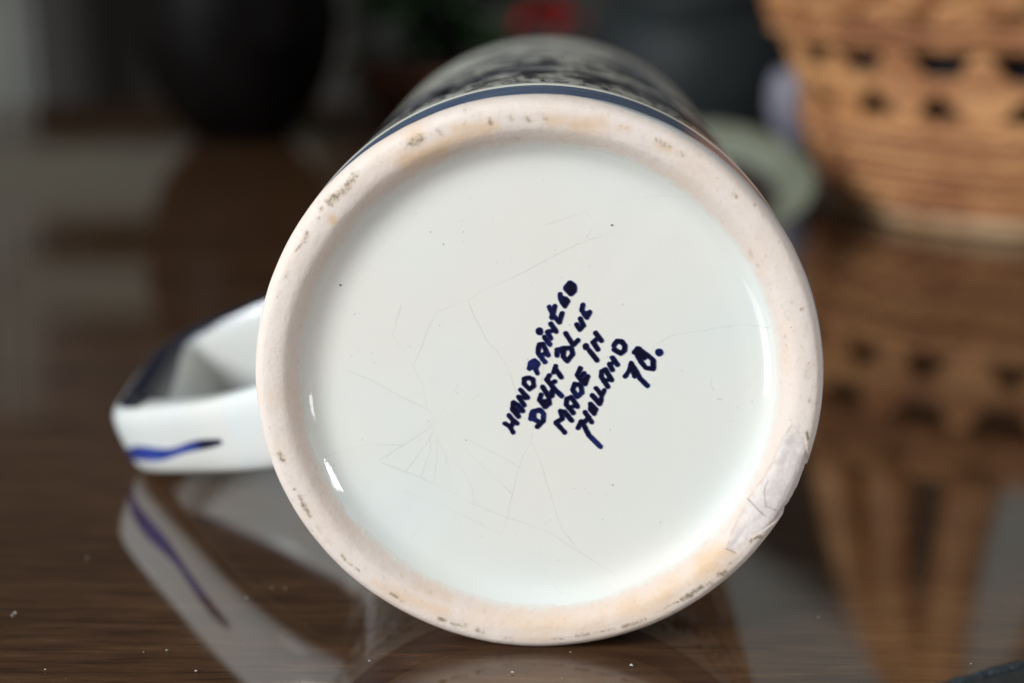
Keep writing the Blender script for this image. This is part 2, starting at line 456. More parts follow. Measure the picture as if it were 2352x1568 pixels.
dirt_segs = (seglist(Z_UL, [(1260,335,1340,300,.10,.85),(1470,240,1500,260,.06,.65),(1680,190,1690,200,.05,.6),(1882,150,1885,185,.045,.85),(1690,90,1760,110,.10,.42),(820,585,760,690,.085,.8),(750,700,620,800,.085,.85),(555,850,560,855,.06,.75),(535,930,545,920,.03,.7),(450,1040,420,1110,.045,.75),(405,1130,365,1180,.035,.75),(300,1345,285,1380,.04,.65),(265,1400,265,1410,.04,.5),(235,1500,215,1550,.04,.5)])
    + seglist(Z_TOP, [(820,590,830,600,.05,.75),(935,570,950,580,.07,.6),(1035,575,1050,590,.06,.7),(1120,560,1160,580,.07,.55),(1590,630,1640,640,.07,.5),(1800,710,1880,750,.05,.8),(1930,780,1975,810,.04,.7),(2060,800,2060,800,.05,.6),(2250,1020,2260,1030,.04,.7)])
    + seglist(Z_R, [(40,185,70,200,.06,.7),(120,235,150,250,.06,.65),(215,290,250,320,.05,.5),(300,350,305,355,.03,.55),(370,420,385,430,.045,.75),(465,470,465,472,.03,.7),(645,830,645,830,.03,.55),(680,935,680,940,.045,.75),(695,1000,690,1050,.05,.5),(708,1180,705,1240,.06,.62),(714,1330,712,1350,.045,.7),(743,1357,743,1358,.025,.8),(700,1485,708,1520,.035,.85),(632,1018,632,1018,.02,.7),(680,1105,680,1105,.02,.7)])
    + seglist(Z_LL, [(35,195,55,235,.065,.85),(140,440,140,442,.03,.9),(178,490,190,520,.05,.9),(195,540,225,590,.06,.85),(225,600,245,630,.05,.8),(295,700,320,750,.04,.55),(365,800,395,830,.04,.5),(470,900,490,930,.035,.8),(510,950,590,1010,.03,.65),(810,1165,860,1195,.04,.95),(880,1215,900,1225,.05,.6),(945,1250,945,1250,.03,.6),(1075,1300,1078,1302,.025,.8),(1145,1340,1185,1355,.045,1.0),(1230,1370,1330,1390,.045,.85),(1400,1415,1450,1430,.05,.8),(1578,1437,1578,1438,.018,1.1),(1600,1475,1650,1475,.06,.55),(1130,1390,1210,1410,.05,.4),(1025,1222,1025,1223,.015,1.0),(1080,1172,1082,1172,.03,.6),(75,335,78,338,.035,.5),(760,1130,765,1135,.02,.6)])
    + seglist(Z_BOT, [(600,1080,690,1080,.04,.6),(800,1055,890,1045,.05,.75),(930,1030,1090,1000,.035,.6),(1160,982,1250,960,.045,.9),(1260,955,1330,925,.05,.75),(1350,890,1450,855,.03,.6),(1480,840,1590,790,.03,.7),(1625,770,1690,735,.055,1.0),(1700,720,1780,670,.06,.9),(1790,660,1850,640,.06,.65),(1915,580,1960,555,.055,.95),(1980,500,2040,450,.06,.55),(2150,310,2230,280,.055,.85),(2110,345,2150,320,.03,.6),(1410,935,1460,935,.03,.6),(1290,993,1290,993,.015,.9),(170,1115,210,1125,.035,.5),(1820,555,1820,555,.015,.9),(1480,860,1580,880,.05,.4)]))
dirt = np.zeros(len(px))
for a, b, w, s in dirt_segs:
    d = seg_dist(a[0], a[1], b[0], b[1]); dirt = np.maximum(dirt, s * np.exp(-(d / (w * 1.15)) ** 2))
stain = np.zeros(len(px))
for a, b, w, s in (seglist(Z_UL, [(1230,470,1500,380,.16,.9),(1480,340,1900,225,.10,.75),(655,925,655,945,.065,1.25),(1280,290,1320,270,.12,.5)], .06)
    + seglist(Z_TOP, [(620,640,860,625,.09,.75),(1180,590,1270,590,.10,.6),(1330,620,1480,610,.13,.8),(1370,650,1400,660,.06,.6),(1580,640,1640,640,.06,.8),(1800,730,1880,760,.06,.6)], .05)
    + seglist(Z_BOT, [(0,900,500,985,.20,.55),(500,985,1000,940,.20,.55),(1000,890,1500,760,.20,.65),(1500,720,1850,500,.19,.85),(1780,470,1980,380,.13,.7),(600,1075,300,1070,.07,.6)], .08)
    + seglist(Z_LL, [(850,1160,1200,1290,.12,.6),(1000,1120,1200,1200,.12,.45),(700,1080,850,1180,.08,.4)], .08)):
    d = seg_dist(a[0], a[1], b[0], b[1]); stain = np.maximum(stain, s * np.exp(-(d / w) ** 2))
stain = np.clip(stain, 0, 1.0) * (1 - chip)
line = np.zeros(len(px))
def pl(zf, pts, w, s):
    global line
    q = [to_mug(*zf(*p), .05) for p in pts]
    for a, b in zip(q, q[1:]):
        line = np.maximum(line, s * np.exp(-(seg_dist(a[0], a[1], b[0], b[1]) / w) ** 2))
pl(Z_CHIP, [(545,900),(600,945),(640,985),(680,1022)], .013, .75)
pl(Z_CHIP, [(722,730),(700,770),(690,820),(692,880),(705,945),(750,965),(805,990)], .011, .55)
pl(Z_CHIP, [(345,1322),(380,1335),(425,1355)], .013, .7)
pl(Z_CHIP, [(905,250),(850,350),(810,440),(760,560),(690,690),(620,790)], .009, .12)
inner = sstep(4.02, 3.80, prad); inner = np.clip(1 - (prad - 3.75) / .30, 0, 1)
glz_line = 4.60 - .135 * sstep(-.2, .75, np.cos(np.arctan2(pz, px) - .25))
glazed = sstep(0, .02, prad - glz_line) * (RV[:, 1] / CM > .06)
fade = 1 - np.clip((prad - np.tile(r_edge, len(prof))) / .17, 0, 1)
me = np_mesh(RV, RF)
for nm, val in (("chip", chip), ("dirt", np.where(chip > .5, dirt * .3, dirt)), ("stain", stain), ("line", line), ("inner", inner), ("chip_edge", chip * (1 - sstep(.004, .055, sd)) * sstep(-.3, .3, rough_n + .15)), ("fade", fade), ("glazed", glazed * (1 - chip))): set_attr(me, nm, val)
ring = link("foot_ring", me, MAT_BISCUIT, mug)
ring["label"] = "unglazed pinkish foot ring with dirt specks and a grey chip at lower right"

# --- painted wall of the mug (outside, rim and inside)
MUG_L = 15.1
bp = [(4.52, .40), (4.525, .8), (4.522, 1.20), (4.515, 1.74), (4.522, 1.80), (4.532, 1.86), (4.532, 1.90), (4.52, 1.95), (4.505, 2.01), (4.50, 2.06)]
bp += [(4.50 - .0165 * (s - 2.1), s) for s in np.linspace(2.1, 14.3, 40)] + [(4.28, 14.7), (4.25, 14.95), (4.18, 15.08), (4.09, 15.1), (3.99, 15.05), (3.93, 14.9), (3.91, 14.5)]
n_out = len(bp)
bp += [(4.06 - .014 * (s - 1.7), s) for s in np.linspace(13.6, 1.7, 14)] + [(3.9, 1.3), (3.5, 1.05), (2.5, .95), (1.0, .92), (.05, .92)]
nb = 256; tb = np.arange(nb) * 2 * math.pi / nb; vs = []; al = []; ar = []
for i, (r, s) in enumerate(bp):
    rr = r + np.array([.008 * mnoise.noise(Vector((math.cos(a) * 1.5, math.sin(a) * 1.5, s * .4))) for a in tb]) * (1 if i < n_out and s > 2 else 0)
    vs.append(np.stack([rr * np.cos(tb) * CM, np.full(nb, s * CM), (R + rr * np.sin(tb)) * CM], 1))
    al += [s if i < n_out else 20.0] * nb; ar += list(np.abs((tb - math.pi * 1.5 + math.pi) % (2 * math.pi) - math.pi))
v = np.concatenate(vs); fs = []
for i in range(len(bp) - 1):
    a = np.arange(nb); b = (a + 1) % nb
    fs.append(np.stack([i * nb + a, i * nb + b, (i + 1) * nb + b, (i + 1) * nb + a], 1))
fl = np.concatenate(fs).tolist() + [list(range((len(bp) - 1) * nb, len(bp) * nb))]
me = bpy.data.meshes.new("mesh"); me.from_pydata(v.tolist(), [], fl); me.update()
set_attr(me, "along", al); set_attr(me, "around", np.array(ar) * 1.0)
body = link("body", me, MAT_BODY, mug)

# --- strap handle
BETA = math.radians(23.0)
RHO = np.array((-math.cos(BETA), 0, -math.sin(BETA))); TAU = np.array((-math.sin(BETA), 0, math.cos(BETA))); AX = np.array((0, 1, 0))
hp = catmull([(4.25, 4.3, .92, .42), (5.3, 4.7, .84, .38), (6.5, 5.6, .78, .36), (7.7, 6.9, .77, .37), (8.8, 8.2, .77, .42), (9.28, 9.05, .78, .48), (9.28, 9.9, .84, .53), (9.16, 11.2, .98, .53), (9.02, 12.15, 1.08, .50), (8.72, 12.62, 1.12, .46), (8.2, 12.82, 1.15, .42), (6.9, 12.75, 1.19, .40), (5.4, 12.5, 1.24, .42), (4.25, 12.4, 1.30, .46)], 36)
hp = np.array(hp); NU = len(hp); NV = 200
cum = np.concatenate([[0], np.cumsum(np.hypot(np.diff(hp[:, 0]), np.diff(hp[:, 1])))])
vs = []; blue = []; black = []
_ph = np.linspace(0, 2 * math.pi, 8001); _e = 2 / 3.4
_x = .40 * np.sign(np.cos(_ph)) * np.abs(np.cos(_ph)) ** _e; _y = .85 * np.sign(np.sin(_ph)) * np.abs(np.sin(_ph)) ** _e
_c = np.concatenate([[0], np.cumsum(np.hypot(np.diff(_x), np.diff(_y)))])
PHIS = np.interp(np.arange(NV) / NV * _c[-1], _c, _ph)
for i in range(NU):
    r, s, w, t = hp[i]
    d = hp[min(i + 1, NU - 1)][:2] - hp[max(i - 1, 0)][:2]; d = d / np.hypot(*d)
    nrm2 = np.array((d[1], -d[0]))      # outward in (radial, along)
    nrm = RHO * nrm2[0] + AX * nrm2[1]
    c0 = RHO * r + AX * s
    for k in range(NV):
        ph = float(PHIS[k]); e = 2 / 3.4
        cx = math.copysign(abs(math.cos(ph)) ** e, math.cos(ph)); sx = math.copysign(abs(math.sin(ph)) ** e, math.sin(ph))
        p = c0 + nrm * (t * cx) + TAU * (w * sx)
        vs.append(((p[0]) * CM, p[1] * CM, (R + p[2]) * CM))
        L = cum[i]; q = w * sx
        # stroke along the outer face of the lower arm
        L0, L1 = 2.45, 7.4
        g = (L - L0) / (L1 - L0)
        bl = bk = 0.0
        if 0 < g < 1.35 and cx > .05:
            qc = -.02 - .30 * g ** 1.1 + .06 * math.sin(g * 9.0 + .6) * min(1, g * 1.6)
            hw = .045 + .105 * min(1, g * 1.7) + .03 * math.sin(g * 11)
            bl = float(1 - sstep(hw - .02, hw + .02, abs(q - qc))) * float(sstep(0, .02, g)) * float(1 - sstep(1.28, 1.35, g))
            bk = bl * float(1 - sstep(.12, .30, g))
        # stripe along the upper edge, from the outer corner back to the cup
        La, Lb = 5.75, 15.0
        if La < L < Lb:
            g2 = (L - La) / (Lb - La)
            fx = .42 - .85 * g2 * 1.0 if L < 9.5 else .15
            phc = math.degrees(ph)
            if sx > 0:
                lo = -.55 + .35 * float(sstep(8.0, 10.5, L)); hi = -1.15 + 1.0 * float(sstep(7.6, 10.8, L))
                hi = min(hi, lo + 1.2)
                lo2, hi2 = -1.3, (.42 + .15 * float(sstep(8.5, 11, L)))
                b2 = float(sstep(lo2 - .06, lo2 + .06, cx)) * float(1 - sstep(hi2 - .06, hi2 + .06, cx)) * float(sstep(-.05, .05, sx - .30 - .56 * float(sstep(7.2, 10.8, L)))) * float(sstep(La, La + .12, L))
                bk = max(bk, b2); bl = max(bl, b2)
        blue.append(bl); black.append(bk)
fs = []
for i in range(NU - 1):
    for k in range(NV):
        k2 = (k + 1) % NV
        fs.append((i * NV + k, i * NV + k2, (i + 1) * NV + k2, (i + 1) * NV + k))
fs.append(tuple(reversed(range(NV)))); fs.append(tuple(range((NU - 1) * NV, NU * NV)))
me = mesh_from(vs, fs); set_attr(me, "blue", blue); set_attr(me, "black", black)
handle = link("handle", me, MAT_HANDLE, mug)
handle["label"] = "white strap handle with blue and black brush strokes"

# --- handwritten inscription: brush strokes joined into one film of ink on the glaze
W = 18
strokes = [
 # HANDPAINTED
 ([(145,1280),(185,1302),(212,1352)],W),([(195,1308),(217,1262)],W),([(178,1212),(206,1246),(245,1278)],W),
 ([(215,1105),(208,1165),(258,1222)],W),([(218,1105),(258,1130),(295,1175)],W),([(215,1150),(250,1182)],24),
 ([(258,1058),(306,1126)],W),([(262,1056),(318,1066)],15),([(275,1000),(335,1064)],W),
 ([(305,905),(305,948),(350,992),(385,966),(380,912),(350,898),(305,905)],W),
 ([(350,820),(360,772),(395,757),(420,780),(405,808),(362,812)],W),([(388,800),(415,858)],W),([(380,782),(390,786)],20),
 ([(478,766),(422,690)],W),([(422,690),(430,622),(462,616),(506,710)],W),([(440,705),(492,695)],15),
 ([(476,560),(520,620)],W),([(433,508),(434,514)],27),
 ([(500,517),(528,568)],W),([(503,512),(548,505)],15),([(528,448),(572,510)],W),
 ([(515,307),(545,372),(600,436)],W),([(562,303),(537,395)],W),([(600,434),(622,360)],W),([(534,395),(560,390)],W),
 ([(606,200),(610,245),(645,300),(672,258),(655,240)],W),([(628,235),(650,272)],20),
 ([(656,150),(690,108),(722,132),(722,170),(696,194),(656,152)],22),([(690,125),(692,172)],28),
 # DELFT BLUE
 ([(358,1240),(376,1180),(438,1166),(468,1200),(465,1255),(416,1305)],W),([(378,1238),(432,1268)],W),([(385,1190),(390,1230)],15),
 ([(447,1040),(434,1085),(480,1142),(517,1112),(512,1080)],W),([(450,1096),(500,1086)],15),([(478,1112),(500,1122)],20),
 ([(460,975),(512,1058),(540,1045),(540,1008)],W),
 ([(515,880),(495,912),(550,985),(618,1050)],W),([(530,948),(562,928)],W),([(548,1000),(530,1030)],15),
 ([(553,850),(570,800)],W),([(562,820),(614,892)],W),
 ([(580,710),(580,664),(640,650),(700,650),(712,700),(667,758),(632,722),(640,660)],W),([(600,665),(632,690)],17),
 ([(652,525),(715,625),(755,585)],W),
 ([(745,452),(770,496),(802,460),(775,405)],W),
 ([(797,290),(788,335),(830,394),(853,350)],W),([(815,362),(848,358)],19),
 # MADE IN
 ([(570,1272),(645,1354)],W),([(570,1272),(626,1238),(610,1180)],W),([(610,1178),(642,1182),(702,1255)],W),
 ([(715,1190),(656,1120),(662,1076),(700,1060),(750,1138)],W),([(684,1148),(735,1130)],16),
 ([(712,992),(730,950),(780,960),(788,1020),(750,1056),(712,1000)],W),
 ([(775,820),(750,872),(785,922),(815,948),(835,886)],W),([(776,892),(808,862)],W),([(790,918),(826,898)],17),
 ([(822,635),(823,640)],24),([(850,670),(914,750)],W),
 ([(883,602),(920,660)],W),([(886,598),(932,556)],16),([(903,524),(952,588)],W),
 # HOLLAND
 ([(757,1316),(778,1268)],W),([(788,1262),(845,1375),(942,1473)],W),([(778,1268),(808,1268),(848,1228)],W),([(815,1186),(870,1268)],W),
 ([(858,1116),(858,1160),(890,1196),(906,1160),(862,1116)],W),([(870,1140),(888,1170)],24),
 ([(876,1045),(936,1114),(950,1075)],W),([(906,985),(955,1045),(975,1004)],W),
 ([(1005,970),(950,888),(956,845),(985,830),(1036,916)],W),([(968,926),(1018,912)],16),
 ([(1018,785),(1044,832)],W),([(1021,784),(1066,766)],16),([(1042,730),(1085,788)],W),
 ([(1055,628),(1080,594),(1120,594),(1148,630),(1145,668),(1115,694),(1058,662)],W),
 # initials and dot
 ([(1150,886),(1185,838),(1200,778)],W),([(1200,778),(1248,850),(1272,902),(1336,964)],W),([(1212,822),(1230,882)],20),([(1205,800),(1225,850)],24),
 ([(1224,686),(1255,656),(1310,690),(1386,750),(1386,824),(1322,814),(1280,762),(1240,690)],W),([(1258,668),(1305,720)],30),([(1385,760),(1386,815)],19),
 ([(1434,684),(1436,688)],29),
]
def film(name, polys, mat, plane, lift, step, feather, parent, jitter=.006):
    """union of round-ended strokes as one thin sheet that follows the glaze"""
    segs = []
    for pts, w in polys:
        for a, b in zip(pts, pts[1:]): segs.append((a, b, w))
    xs = [c for a, b, w in segs for c in (a[0], b[0])]; ys = [c for a, b, w in segs for c in (a[1], b[1])]
    x0, x1, y0, y1 = min(xs) - .12, max(xs) + .12, min(ys) - .12, max(ys) + .12
    nx, ny = int((x1 - x0) / step) + 2, int((y1 - y0) / step) + 2
    gx = x0 + np.arange(nx) * step; gy = y0 + np.arange(ny) * step
    D = np.full((nx, ny), 9.0)
    for a, b, w in segs:
        m = w + .10
        i0, i1 = np.searchsorted(gx, [min(a[0], b[0]) - m, max(a[0], b[0]) + m]); j0, j1 = np.searchsorted(gy, [min(a[1], b[1]) - m, max(a[1], b[1]) + m])
        X, Y = np.meshgrid(gx[i0:i1], gy[j0:j1], indexing='ij')
        dx, dy = b[0] - a[0], b[1] - a[1]; L = dx * dx + dy * dy + 1e-12
        t = np.clip(((X - a[0]) * dx + (Y - a[1]) * dy) / L, 0, 1)
        D[i0:i1, j0:j1] = np.minimum(D[i0:i1, j0:j1], np.hypot(X - a[0] - t * dx, Y - a[1] - t * dy) - w)
    ii, jj = np.nonzero(D < .08)
    for i, j in zip(ii, jj): D[i, j] += jitter * mnoise.fractal(Vector((gx[i] * 16, gy[j] * 16, 2.0)), .8, 2.0, 3)
    keep = D < feather
    cell = keep[:-1, :-1] | keep[1:, :-1] | keep[:-1, 1:] | keep[1:, 1:]
    ci, cj = np.nonzero(cell); idx = {}; vs = []; ed = []; fs = []
    def vid(i, j):
        k = (i, j)
        if k not in idx:
            idx[k] = len(vs); r = math.hypot(gx[i], gy[j]); vs.append((gx[i] * CM, (base_s(np.float64(r)) - lift) * CM, (R + gy[j]) * CM)); ed.append(min(1, max(0, (feather - D[i, j]) / (2 * feather))))
        return idx[k]
    for i, j in zip(ci.tolist(), cj.tolist()): fs.append((vid(i, j), vid(i + 1, j), vid(i + 1, j + 1), vid(i, j + 1)))
    me = mesh_from(vs, fs); set_attr(me, "edge", ed)
    return link(name, me, mat, parent)
K_TXT = np.linalg.norm(to_mug(*Z_TXT(900, 800), S_FLOOR) - to_mug(*Z_TXT(800, 800), S_FLOOR)) / 100
rs = random.Random(3)
ink_polys = [([to_mug(*Z_TXT(*p), S_FLOOR) for p in pts], w * K_TXT * rs.uniform(.95, 1.08)) for pts, w in strokes]
ins = film("inscription", ink_polys, MAT_INK, S_FLOOR, .010, .0075, .013, base)
ins["label"] = "dark navy handwriting reading HANDPAINTED DELFT BLUE MADE IN HOLLAND and initials"

# --- crazing in the glaze, tiny colour specks
cr = [[(340,360),(320,430),(303,490),(350,560),(400,640),(440,720),(457,820),(490,870),(535,910),(555,940),(570,1000),(620,1090),(660,1180),(668,1250)],
 [(1300,30),(1120,90),(900,205),(700,300),(640,335),(510,385),(470,440),(440,530),(400,620)],[(640,335),(670,410),(720,510),(790,590),(835,680),(855,750)],
 [(595,715),(560,780),(520,850)],[(690,757),(580,845)],[(630,850),(605,875),(550,900)],[(490,870),(465,910),(360,980),(245,1050)],[(485,880),(488,915),(455,980),(362,1103)],
 [(470,960),(475,1000),(430,1125)],[(503,950),(500,1050),(485,1145)],[(510,970),(545,1040),(555,1120),(557,1185)],[(580,965),(700,1070),(835,1200)],[(457,825),(330,760),(200,690),(100,650)],
 [(250,1060),(430,1130),(560,1190),(670,1250),(815,1308),(1000,1370),(1120,1450),(1300,1560)],[(815,1308),(790,1380)],[(925,970),(890,1020),(865,1100),(840,1200),(820,1305)],
 [(925,970),(965,1060),(1000,1170),(1040,1300),(1065,1365),(1150,1470)],[(925,970),(935,890),(960,740),(985,600)],[(510,1240),(475,1300),(430,1345),(385,1395)],[(960,1440),(965,1500),(990,1568),(1060,1640)],
 [(0,1030),(180,980),(360,985)],[(350,1190),(530,1255),(700,1340),(790,1380)],[(1170,60),(1210,-10),(1165,-60)],[(640,960),(800,1040),(880,1090)]]
cr_polys = [([to_mug(*Z_CR(*p), S_FLOOR) for p in pts], .0045) for pts in cr]
cr_polys += [([to_mug(*Z_R(*p), S_FLOOR) for p in [(30,1090),(100,1050),(250,1030),(400,1005),(530,1010)]], .004), ([to_mug(*Z_R(*p), S_FLOOR) for p in [(272,1240),(278,1290),(285,1300)]], .004),
             ([to_mug(*Z_R(*p), S_FLOOR) for p in [(-470,560),(-200,470),(0,430),(180,425)]], .003)]
rc = random.Random(5)
jit = []
for pts, w in cr_polys:
    q = []
    for a, b in zip(pts, pts[1:]):
        for t in (0, .33, .66): q.append(a + (b - a) * t + np.array((rc.uniform(-.008, .008), rc.uniform(-.008, .008))))
    q.append(pts[-1]); jit.append((q, w))
crz = film("glaze_crazing", jit, MAT_CRACK, S_FLOOR, .005, .007, .0075, base, 0.0)
crz["label"] = "hairline craze cracks spreading across the glaze"
sp = [((782,654), .010), ((1405,517), .009), ((1018,561), .004), ((988,533), .003), ((1407,1113), .005), ((1070,1010), .003)]
sp_polys = [([to_mug(*p, S_FLOOR), to_mug(p[0] + 1, p[1], S_FLOOR)], w) for p, w in sp]
for k in range(46):
    a = rc.uniform(0, 2 * math.pi); r = 3.2 * math.sqrt(rc.random()); q = np.array((r * math.cos(a), r * math.sin(a)))
    sp_polys.append(([q, q + np.array((.003, 0))], rc.uniform(.0005, .003)))
spk = film("glaze_speck", sp_polys, MAT_INK, S_FLOOR, .007, .0075, .006, base, 0.0)
spk["kind"] = "stuff"

# ------------------------------------------------------------------ rattan basket on the right
BX, BY = .211, .701
bk = empty("basket", (BX, BY, 0))
tag(bk, "orange tan woven rattan basket with rows of triangular holes and hooped handle", "basket")
def brad(h): return 7.75 + .415 * h - .004 * h * h           # cm
H_TOP = 8.0; NH = 20; NT = NH * 30; NZ = 110
OFF = math.radians(7)
vs = []; keep = {}
for j in range(NZ + 1):
    h = .15 + (H_TOP - .15) * j / NZ
    row = int(h / .22)
    for i in range(NT):
        a = 2 * math.pi * i / NT
        wv = .055 * math.cos(a * NH * 3 + (math.pi if row % 2 else 0)) + .045 * math.cos(2 * math.pi * (h / .22)) + .03 * math.cos(a * NH) + .05 * mnoise.noise(Vector((math.cos(a) * 9, math.sin(a) * 9, h * 5)))
        r = brad(h) + wv
        vs.append((r * math.cos(a) * CM, r * math.sin(a) * CM, h * CM))
def in_hole(a, h):
    q = ((a - OFF) * NH / (2 * math.pi)) % 1.0 - .5           # -.5 .. .5 of one pitch
    k = int(((a - OFF) * NH / (2 * math.pi)) // 1)
    wob = .05 * math.sin(k * 2.7); lift = .06 * math.sin(k * 1.9)
    if 4.20 + lift < h < 5.16 + lift:
        return abs(q + wob) < .07 + .32 * (5.16 + lift - h) / .96
    if 5.78 - lift < h < 6.68 - lift:
        return abs(q - wob) < .22 + .17 * (h - 5.78 + lift) / .90
    return False
fs = []
for j in range(NZ):
    h = .15 + (H_TOP - .15) * (j + .5) / NZ
    for i in range(NT):
        if in_hole(2 * math.pi * (i + .5) / NT, h): continue
        i2 = (i + 1) % NT; fs.append((j * NT + i, j * NT + i2, (j + 1) * NT + i2, (j + 1) * NT + i))
wallm = link("woven_wall", mesh_from(vs, fs), MAT_RATTAN, bk)
so = wallm.modifiers.new("thickness", 'SOLIDIFY'); so.thickness = .0018; so.offset = -1
link("woven_bottom", lathe_z([(.0005, .003), (.076, .003), (.0765, .008)], 96), MAT_RATTAN, bk)
def hoop(r, z, rad, wob, n=200):
    return [(r * math.cos(a) * CM, r * math.sin(a) * CM, (z + wob * math.sin(a * 30)) * CM) for a in np.arange(n) * 2 * math.pi / n]
link("base_hoop", tube_mesh(hoop(7.85, .36, .36, 0), .0036, 12, True), MAT_RATTAN_PALE, bk)
# weavers running over and under the stakes, above and below the open band
wid = 0
for h0 in [.82, 1.24, 1.66, 2.08, 2.50, 2.92, 3.34, 3.76, 6.98, 7.36, 7.72]:
    pts = []
    for i in range(400):
        a = 2 * math.pi * i / 400
        rr = brad(h0) + .14 + .13 * math.cos(a * 40 + wid * math.pi) + .03 * math.sin(a * 7 + wid)
        pts.append((rr * math.cos(a) * CM, rr * math.sin(a) * CM, (h0 + .03 * math.sin(a * 11 + wid * 2)) * CM))
    link("weaver", tube_mesh(pts, .0019, 6, True), MAT_RATTAN if wid % 3 else MAT_RATTAN_DARK, bk); wid += 1
# plaited top rim: two strands
for k in range(2):
    pts = []
    for i in range(480):
        a = 2 * math.pi * i / 480; ph = a * 36 + k * math.pi
        rr = brad(H_TOP) + .16 * math.cos(ph); pts.append((rr * math.cos(a) * CM, rr * math.sin(a) * CM, (H_TOP + .12 + .16 * math.sin(ph)) * CM))
    link("rim_strand", tube_mesh(pts, .0026, 8, True), MAT_RATTAN, bk)
link("hole_shade_liner", lathe_z([(.0003, .010), (.070, .010), (.0725, .02), (.0985, .074), (.0965, .074), (.001, .060)], 96), MAT_HOLE_SHADE, bk)  # added dark liner: shade seen through the holes, put in as colour
# hooped handle: three rods from each side drawn together overhead
az = math.atan2(-8.0, -6.2)
for side in (0, 1):
    a0 = az + side * math.pi
    for k, da in enumerate((-.32, -.07, .24)):
        a1 = a0 + da; pts = []; rad = []
        for t in np.linspace(0, 1, 26):
            el = t * math.pi / 2
            b = a0 + (a1 - a0) * (1 - t) ** 1.6
            rr = (brad(H_TOP) - .1) * math.cos(el) ** .8 if t < 1 else 0
            hh = 8.0 + 14.0 * math.sin(el)
            off = (k - 1) * .35 * t
            x = rr * math.cos(b) - off * math.sin(a0); y = rr * math.sin(b) + off * math.cos(a0)
            pts.append((x * CM, y * CM, hh * CM)); rad.append(.0098 - .0040 * t)
        link("handle_rod", tube_mesh(pts, rad, 10), MAT_RATTAN, bk)

# ------------------------------------------------------------------ blurred things on the table behind the mug
# black round vase
p = on_height(535, 338, 0); vz = empty("black_vase", (p.x, p.y + .03, 0))
tag(vz, "black glazed pot-bellied vase standing at the back left of the table", "vase")
vp = catmull([(.001, 0), (2.2, 0), (2.6, .35), (4.0, 2.0), (4.95, 4.6), (5.1, 6.8), (4.7, 9.4), (3.6, 11.6), (2.5, 13.0), (2.2, 14.2), (2.5, 15.4), (2.9, 15.8), (2.7, 15.6), (2.0, 14.2), (2.2, 13.0)], 6)
link("body", lathe_z([(max(.0002, r * CM), z * CM) for r, z in vp], 72), MAT_BLACK_GLAZE, vz)
for s in (-1, 1):
    pts = [(s * x * CM, -.3 * CM, z * CM) for x, z in [(3.4, 12.0), (4.5, 12.8), (4.7, 13.8), (3.9, 14.6), (2.4, 14.5)]]
    link("handle", tube_mesh(catmull(pts, 6), .004, 10), MAT_BLACK_GLAZE, vz)

# potted plant with a red flower, behind the mug
pp = empty("potted_plant", (-.042, .985, 0))
tag(pp, "small terracotta pot with dark green leaves and a red flower behind the mug", "potted plant")
link("pot", lathe_z([(.0005, 0), (.032, 0), (.034, .002), (.040, .022), (.044, .022), (.045, .030), (.041, .030), (.039, .024), (.0005, .024)], 64), MAT_TERRA, pp)
link("soil", lathe_z([(.0005, .0265), (.0385, .0255)], 40), MAT_SOIL, pp)
def leaf_mesh(L, wd, bend, nseg=7):
    vs, fs = [], []
    for i in range(nseg + 1):
        t = i / nseg; w = wd * math.sin(math.pi * min(.98, t ** .8 + .02)) ; z = bend * t * t * L
        for k, x in enumerate((-1, -.45, 0, .45, 1)):
            vs.append((x * w, t * L, -z - .12 * w * abs(x) * -1 + .25 * w * abs(x)))
    for i in range(nseg):
        for k in range(4): fs.append((i * 5 + k, i * 5 + k + 1, i * 5 + 6 + k, i * 5 + 5 + k))
    return mesh_from(vs, fs)
leaf_data = leaf_mesh(.062, .017, .45); leaf_data.materials.append(MAT_LEAF)
leaf_data.polygons.foreach_set("use_smooth", [True] * len(leaf_data.polygons))
for k in range(34):
    o = bpy.data.objects.new("leaf", leaf_data); COL.objects.link(o); o.parent = pp
    a = k * 2.399; lv = k / 34
    o.location = (.012 * math.cos(a), .012 * math.sin(a), .030 + .085 * lv)
    o.rotation_euler = (math.radians(28 - 26 * lv + random.uniform(-10, 14)), random.uniform(-.4, .4), a)
    s = random.uniform(.75, 1.15) * (1.1 - .35 * lv); o.scale = (s, s, s)
link("stem", tube_mesh([(0, 0, .038), (.002, 0, .08), (.001, .002, .13)], .003, 8), MAT_LEAF, pp)
fl_c = Vector((.062, -.030, .056))
link("flower_stem", tube_mesh([(0, 0, .042), (.02, -.012, .062), tuple(fl_c)], .0016, 8), MAT_LEAF, pp)
pet = leaf_mesh(.023, .011, .45, 5); pet.materials.append(MAT_RED); pet.polygons.foreach_set("use_smooth", [True] * len(pet.polygons))
for k in range(10):
    o = bpy.data.objects.new("petal", pet); COL.objects.link(o); o.parent = pp
    o.location = fl_c + Vector((0, 0, .002 * (k // 6))); o.rotation_euler = (math.radians(15 + 28 * (k // 6)), 0, k * 1.08)

